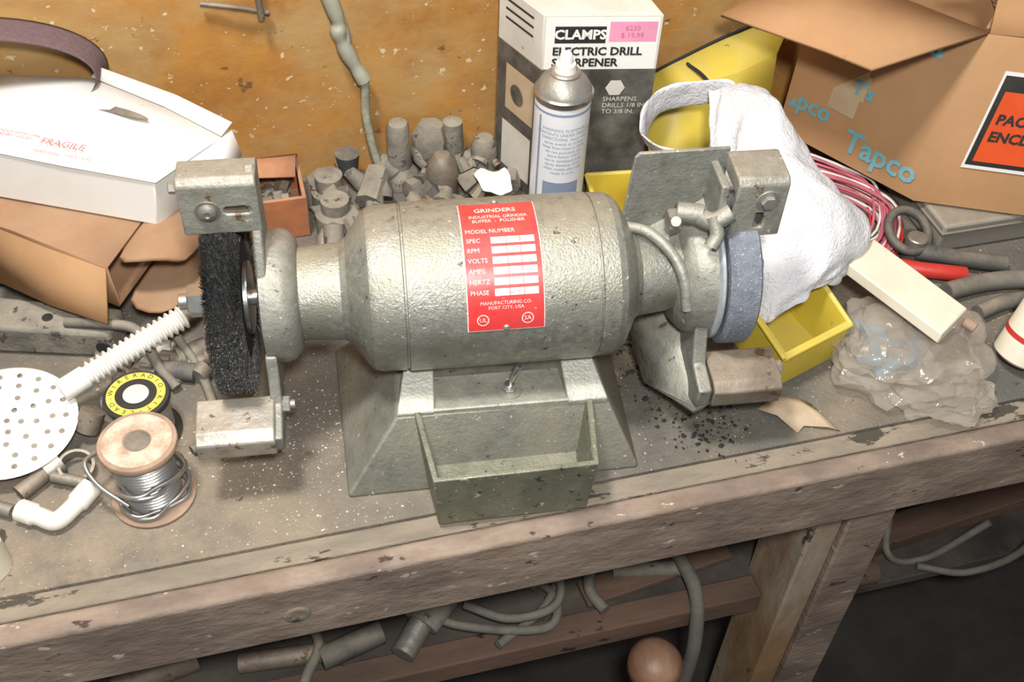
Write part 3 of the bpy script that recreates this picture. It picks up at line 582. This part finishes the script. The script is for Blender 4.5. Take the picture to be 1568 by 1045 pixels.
# ---------------------------------------------------------------- left foreground
def spool(name,c,h,r,rb,wire,topm,labm):
    E=Empty(name,(c[0],c[1],0))
    lathe('flange_bottom',E,[(0,0),(0,r*1.06),(.003,r*1.08),(.005,r*1.0),(.005,0)],(c[0],c[1],.001),Zu,topm,40)
    lathe('flange_top',E,[(h-.006,0),(h-.006,r*.98),(h-.003,r),(h,r*.97),(h,.0)],(c[0],c[1],.0),Zu,topm,40)
    prof=[(.006,rb)];n=int((h-.014)/.0045)
    for i in range(n):
        z=.007+i*.0045;prof+=[(z,rb-.0012),(z+.001,rb+.0008),(z+.00225,rb+.0016),(z+.0035,rb+.0008)]
    prof+=[(h-.007,rb-.001),(h-.007,0)]
    lathe('wound_wire',E,[(.006,0)]+prof,(c[0],c[1],0),Zu,wire,40)
    lathe('label_ring',E,[(h+.0002,r*.36),(h+.0007,r*.36),(h+.0007,r*.86),(h+.0002,r*.86)],(c[0],c[1],0),Zu,labm,40,closed_ends=False)
    return E
c=(-.382,-.050)
E=spool('solder_spool',c,.088,.038,.027,solder,tan,M('spool_label',(.58,.51,.40),(.36,.25,.17),scale=70,rough=.7,bump=0))
lathe('hub_hole',E,[(.0883,0),(.0889,.011),(.0885,.0125)],(c[0],c[1],0),Zu,rubber,24)
P=[]
for i in range(52):
    a=i*.55;z=.028+.018*math.sin(a*.45);rr=.032+.005*math.sin(i*1.7);P.append((c[0]+rr*math.cos(a),c[1]+rr*math.sin(a),z))
tube('loose_wire',E,P,.0024,solder,segs=8,n=5)
tube('loose_end',E,[(c[0]-.02,c[1]-.03,.03),(c[0]-.045,c[1]-.01,.045),(c[0]-.055,c[1]+.012,.055),(c[0]-.04,c[1]+.03,.05)],.0024,solder,segs=8)
c=(-.386,.036)
E=spool('electrical_wire_roll',c,.060,.034,.028,dsteel,blackm,blackm)
lathe('yellow_ring',E,[(.0607,.021),(.0612,.021),(.0612,.0295),(.0607,.0295)],(c[0],c[1],0),Zu,yl,40,closed_ends=False)
lathe('core',E,[(.0607,0),(.0613,.013)],(c[0],c[1],0),Zu,whiteb2,30)
for k,tx in enumerate('RADIO-KIT-LEAD-WIRE'):
    a=k*2*math.pi/19;rr=.0252
    text('ring_text',E,tx,.0075,lambda x,y,a=a,rr=rr:V((c[0]+rr*math.sin(a)+x*math.cos(a)+y*math.sin(a),c[1]+rr*math.cos(a)-x*math.sin(a)+y*math.cos(a),.0618)),blackm)
E=Empty('perforated_disc',(-.515,.055,.03))
cd=V((-.518,.052,.034));axd=V((.05,-.12,1)).normalized();ax,x_,y_=basis(axd)
lathe('disc',E,[(-.0015,0),(-.0015,.067),(0,.069),(.0015,.067),(.0015,0)],cd,axd,whitepl,64)
vs=[];fs=[]
for rr,nn in ((0,1),(.014,5),(.029,9),(.044,14),(.057,18)):
    for k in range(nn):
        a=2*math.pi*k/nn+rr*30;p=cd+x_*rr*math.cos(a)+y_*rr*math.sin(a)
        k0=len(vs)
        for j in range(10): vs.append(p+ax*.0019+x_*.0030*math.cos(j*.6283)+y_*.0030*math.sin(j*.6283))
        fs.append(tuple(range(k0,k0+10)))
addmesh('hole_marks',E,vs,fs,dustyfit)
cyl('pad',E,cd-axd*.030,axd,.028,.045,rubber)
E=Empty('flexible_hose',(-.4,.1,.05))
pa=V((-.462,.070,.047));pb=V((-.335,.132,.066))
D=(pb-pa);Ln=D.length;prof=[(0,0),(0,.012),(.028,.0125),(.030,.010)]
k=.032
while k<Ln: prof+=[(k,.0100),(k+.0022,.0135),(k+.0040,.0135),(k+.0058,.0100)];k+=.0068
prof.append((Ln,0))
lathe('corrugated_tube',E,prof,pa,D,whitepl,24,ang=20)
tube('connector',E,[pb,pb+D.normalized()*.03],.009,rustm,smooth=False)
E=Empty('pvc_elbow',(-.47,-.06,0))
tube('pipe',E,[(-.508,-.046,.011),(-.49,-.058,.011),(-.474,-.068,.012),(-.458,-.055,.012),(-.440,-.035,.014)],.0095,whitepl,rf=lambda t:.0115 if abs(t-.5)>.3 else .0095)
E=Empty('hose_clamp',(-.455,.0,0))
lathe('band',E,[(0,.015),(.012,.015),(.012,.018),(0,.018),(0,.015)],(-.456,-.004,.006),(.15,-.2,1),dsteel,32,closed_ends=False)
tube('screw',E,[(-.478,-.012,.012),(-.445,-.028,.012)],.006,dsteel,smooth=False)
E=Empty('metal_fittings',(-.49,-.02,0))
def f2(a,b,r,m=dsteel): tube('piece',E,[a,b],r,m,smooth=False,segs=12)
f2((-.51,-.025,.010),(-.485,-.005,.012),.009,rustm);f2((-.485,-.005,.012),(-.470,.004,.014),.012)
f2((-.540,-.03,.009),(-.515,-.045,.009),.007);f2((-.445,.040,.014),(-.434,.050,.032),.013,rustm)
f2((-.535,-.10,.001),(-.535,-.10,.040),.02,cream);f2((-.545,-.065,.01),(-.525,-.075,.01),.009,rustm)
f2((-.43,.080,.009),(-.40,.075,.009),.008,dustyfit)
for i in range(24):
    x=random.uniform(-.42,-.30);y=random.uniform(.09,.145);a=random.uniform(0,3.1);l=random.uniform(.02,.05);r=random.uniform(.006,.012)
    f2((x,y,r),(x+l*math.cos(a),y+l*math.sin(a)*.5,r),r,random.choice([dustyfit,rubber,rustm,dsteel]))
E=Empty('grey_junction_box',(-.48,.2,0))
o=loft('box_body',E,[[(-.60,.205,.002),(-.415,.150,.002),(-.400,.190,.002),(-.585,.255,.002)],[(-.60,.205,.045),(-.415,.150,.040),(-.400,.190,.040),(-.585,.255,.045)]],dustyfit,bevel=.005)
cyl('knockout',E,(-.425,.151,.022),(-.28,-.95,0),.002,.008,blackm)
cyl('knockout',E,(-.430,.168,.0405),(0,0,1),.001,.006,blackm)
cyl('knockout',E,(-.480,.190,.0420),(0,0,1),.001,.006,blackm)
tube('lever',E,[(-.46,.175,.045),(-.42,.160,.048),(-.385,.145,.045),(-.368,.11,.02),(-.352,.085,.008)],.006,cablem)
E=Empty('power_cord',(-.3,.2,0))
tube('cord',E,[(-.345,.14,.030),(-.325,.10,.008),(-.315,.03,.007),(-.335,.0,.006),(-.342,-.005,.006)],.0055,cablem)
tube('cord_b',E,[(-.26,.25,.01),(-.21,.23,.012),(-.17,.19,.01),(-.16,.14,.008)],.007,rustm)
# ---------------------------------------------------------------- debris
def scatter(name,n,fnp,m,s0,s1,pw=1):
    vs=[];fs=[]
    for i in range(n):
        x,y=fnp();s=s0+(s1-s0)*random.random()**pw;k=len(vs);a=random.random()*6;K=random.choice([3,4,5,6])
        for j in range(K): r=s*random.uniform(.5,1.3);vs.append((x+r*math.cos(a+j*6.283/K),y+r*math.sin(a+j*6.283/K),.0004))
        vs.append((x+s*random.uniform(-.4,.4),y+s*random.uniform(-.4,.4),s*random.uniform(.4,1.0)+.0004))
        fs+=[(k+j,k+(j+1)%K,k+K) for j in range(K)];fs.append(tuple(k+K-1-j for j in range(K)))
    e=Empty(name,(vs[0][0],vs[0][1],0));addmesh('grains',e,vs,fs,m,ang=5)
scatter('grinding_grit',3000,lambda:(random.uniform(-.6,.75),random.uniform(-.133,.30)),paperm,.0004,.0017,3)
scatter('white_grit',800,lambda:(random.gauss(-.23,.06),max(-.13,random.gauss(-.02,.06))) ,whiteb2,.0004,.0016,3)
scatter('black_chips',520,lambda:random.choice([(random.gauss(.20,.022),random.gauss(-.09,.018)),(random.gauss(.17,.03),random.gauss(-.02,.04)),(random.gauss(.155,.02),random.gauss(.06,.03))]),charm,.0006,.0042,3)
# ---------------------------------------------------------------- under bench
E=Empty('wooden_knob',(.178,-.15,-.40))
lathe('knob',E,[(0,0),(.002,.016),(.009,.028),(.022,.036),(.040,.036),(.058,.028),(.072,.018),(.11,.014),(.11,0)],(.172,-.158,-.385),(.05,.15,-.98),brassy,32)
E=Empty('hanging_cables',(0,.05,-.35))
def cb(p,r=.010,m=cablem): tube('cable',E,p,r,m,n=10)
cb([(.27,.12,-.30),(.26,.05,-.32),(.24,.0,-.35),(.245,-.09,-.355),(.240,-.13,-.42),(.235,-.14,-.52)],.010)
cb([(.30,.10,-.365),(.22,.06,-.365),(.14,-.0,-.36),(.11,-.05,-.36),(.12,-.09,-.36)],.008)
cb([(.02,.0,-.365),(.06,-.05,-.36),(.04,-.10,-.35),(-.04,-.09,-.34),(-.10,-.05,-.35),(-.10,.02,-.36),(-.02,.06,-.365),(.05,.03,-.36)],.006)
cb([(.10,.03,-.365),(.05,-.06,-.36),(-.03,-.11,-.35)],.006)
cb([(.04,.0,-.35),(.07,-.04,-.345),(.05,-.08,-.34),(-.01,-.085,-.335),(-.06,-.05,-.34)],.006)
cb([(-.30,.05,-.36),(-.25,-.04,-.355),(-.27,-.09,-.36),(-.30,-.125,-.40),(-.30,-.13,-.5)],.007)
E=Empty('power_drill',(-.1,-.02,-.35))
tube('drill_body',E,[(-.04,.06,-.33),(-.06,.02,-.33),(-.09,-.03,-.335),(-.12,-.06,-.345)],.03,dustyfit,segs=20,rf=lambda t:.036-.012*t)
tube('drill_grip',E,[(-.08,.0,-.34),(-.13,.02,-.36)],.018,rubber,smooth=False,segs=16)
tube('drill_chuck',E,[(-.115,-.055,-.343),(-.15,-.095,-.35)],.016,dsteel,smooth=False,segs=16)
E=Empty('scrap_pipes',(-.2,0,-.36))
for p in [((-.30,-.02,-.365),(-.20,.05,-.365),.014),((-.35,-.05,-.365),(-.24,-.06,-.365),.013),((-.25,-.07,-.362),(-.17,-.05,-.362),.016),((-.1,.12,-.36),(.1,.16,-.36),.018),((-.02,.02,-.368),(.14,.10,-.368),.01),((-.45,0,-.36),(-.33,.05,-.36),.018),((.0,.05,-.36),(.05,-.03,-.36),.016),((-.5,-.05,-.36),(-.4,-.03,-.36),.018),((.15,-.03,-.366),(.25,-.05,-.366),.011),((-.2,-.02,-.345),(-.14,.03,-.34),.02)]:
    tube('pipe',E,[p[0],p[1]],p[2],random.choice([rubber,rubber,dustyfit,rustm]),smooth=False,segs=16)
E=Empty('shelf_boards',(.15,.05,-.37))
box('board',E,(.10,-.06,-.3795),(.32,-.02,-.368),railm,.002,rz=.12)
box('board_b',E,(.16,.04,-.3795),(.30,.14,-.35),cablem,.003,rz=-.2)
box('board_c',E,(-.38,.02,-.3795),(-.22,.12,-.352),rubber,.003,rz=.3)
E=Empty('floor_clutter',(.6,.1,-.6))
tube('pipe',E,[(.46,.0,-.575),(.62,-.01,-.575)],.020,railm,smooth=False,segs=16)
tube('hose',E,[(.60,.20,-.4),(.68,.10,-.5),(.66,.02,-.58),(.72,.0,-.59),(.80,-.01,-.5)],.006,cablem)
tube('hose_b',E,[(.50,.10,-.59),(.58,.05,-.59),(.60,.12,-.59),(.75,.16,-.59)],.006,cablem)
tube('hose_c',E,[(.80,.05,-.30),(.86,-.02,-.38),(.84,-.06,-.5),(.78,-.04,-.59),(.70,-.01,-.59)],.006,cablem)
box('plank',E,(.47,.05,-.598),(1.3,.10,-.57),railm,.002,rz=.1)
box('block',E,(.85,.12,-.598),(1.1,.3,-.48),carton2,.003,rz=.3)
box('back_board',E,(.62,.25,-.598),(1.5,.28,-.30),railm,.003)
# ---------------------------------------------------------------- light
w=bpy.data.worlds.new('w');sc.world=w;w.use_nodes=True;w.node_tree.nodes['Background'].inputs[0].default_value=(.97,.985,1,1);w.node_tree.nodes['Background'].inputs[1].default_value=.25
def area(n,loc,tgt,size,p,col=(1,1,1)):
    l=bpy.data.lights.new(n,'AREA');l.energy=p;l.size=size;l.color=col;o=bpy.data.objects.new(n,l);sc.collection.objects.link(o);o.location=loc
    o.rotation_euler=(V(tgt)-V(loc)).to_track_quat('-Z','Y').to_euler()
area('camera_flash',(-.20,-.85,1.15),(.0,.05,.05),.10,19,(1,.985,.96))
area('ceiling_lamp',(-.45,-.20,1.75),(0,.0,0),.22,34,(1,.975,.94))
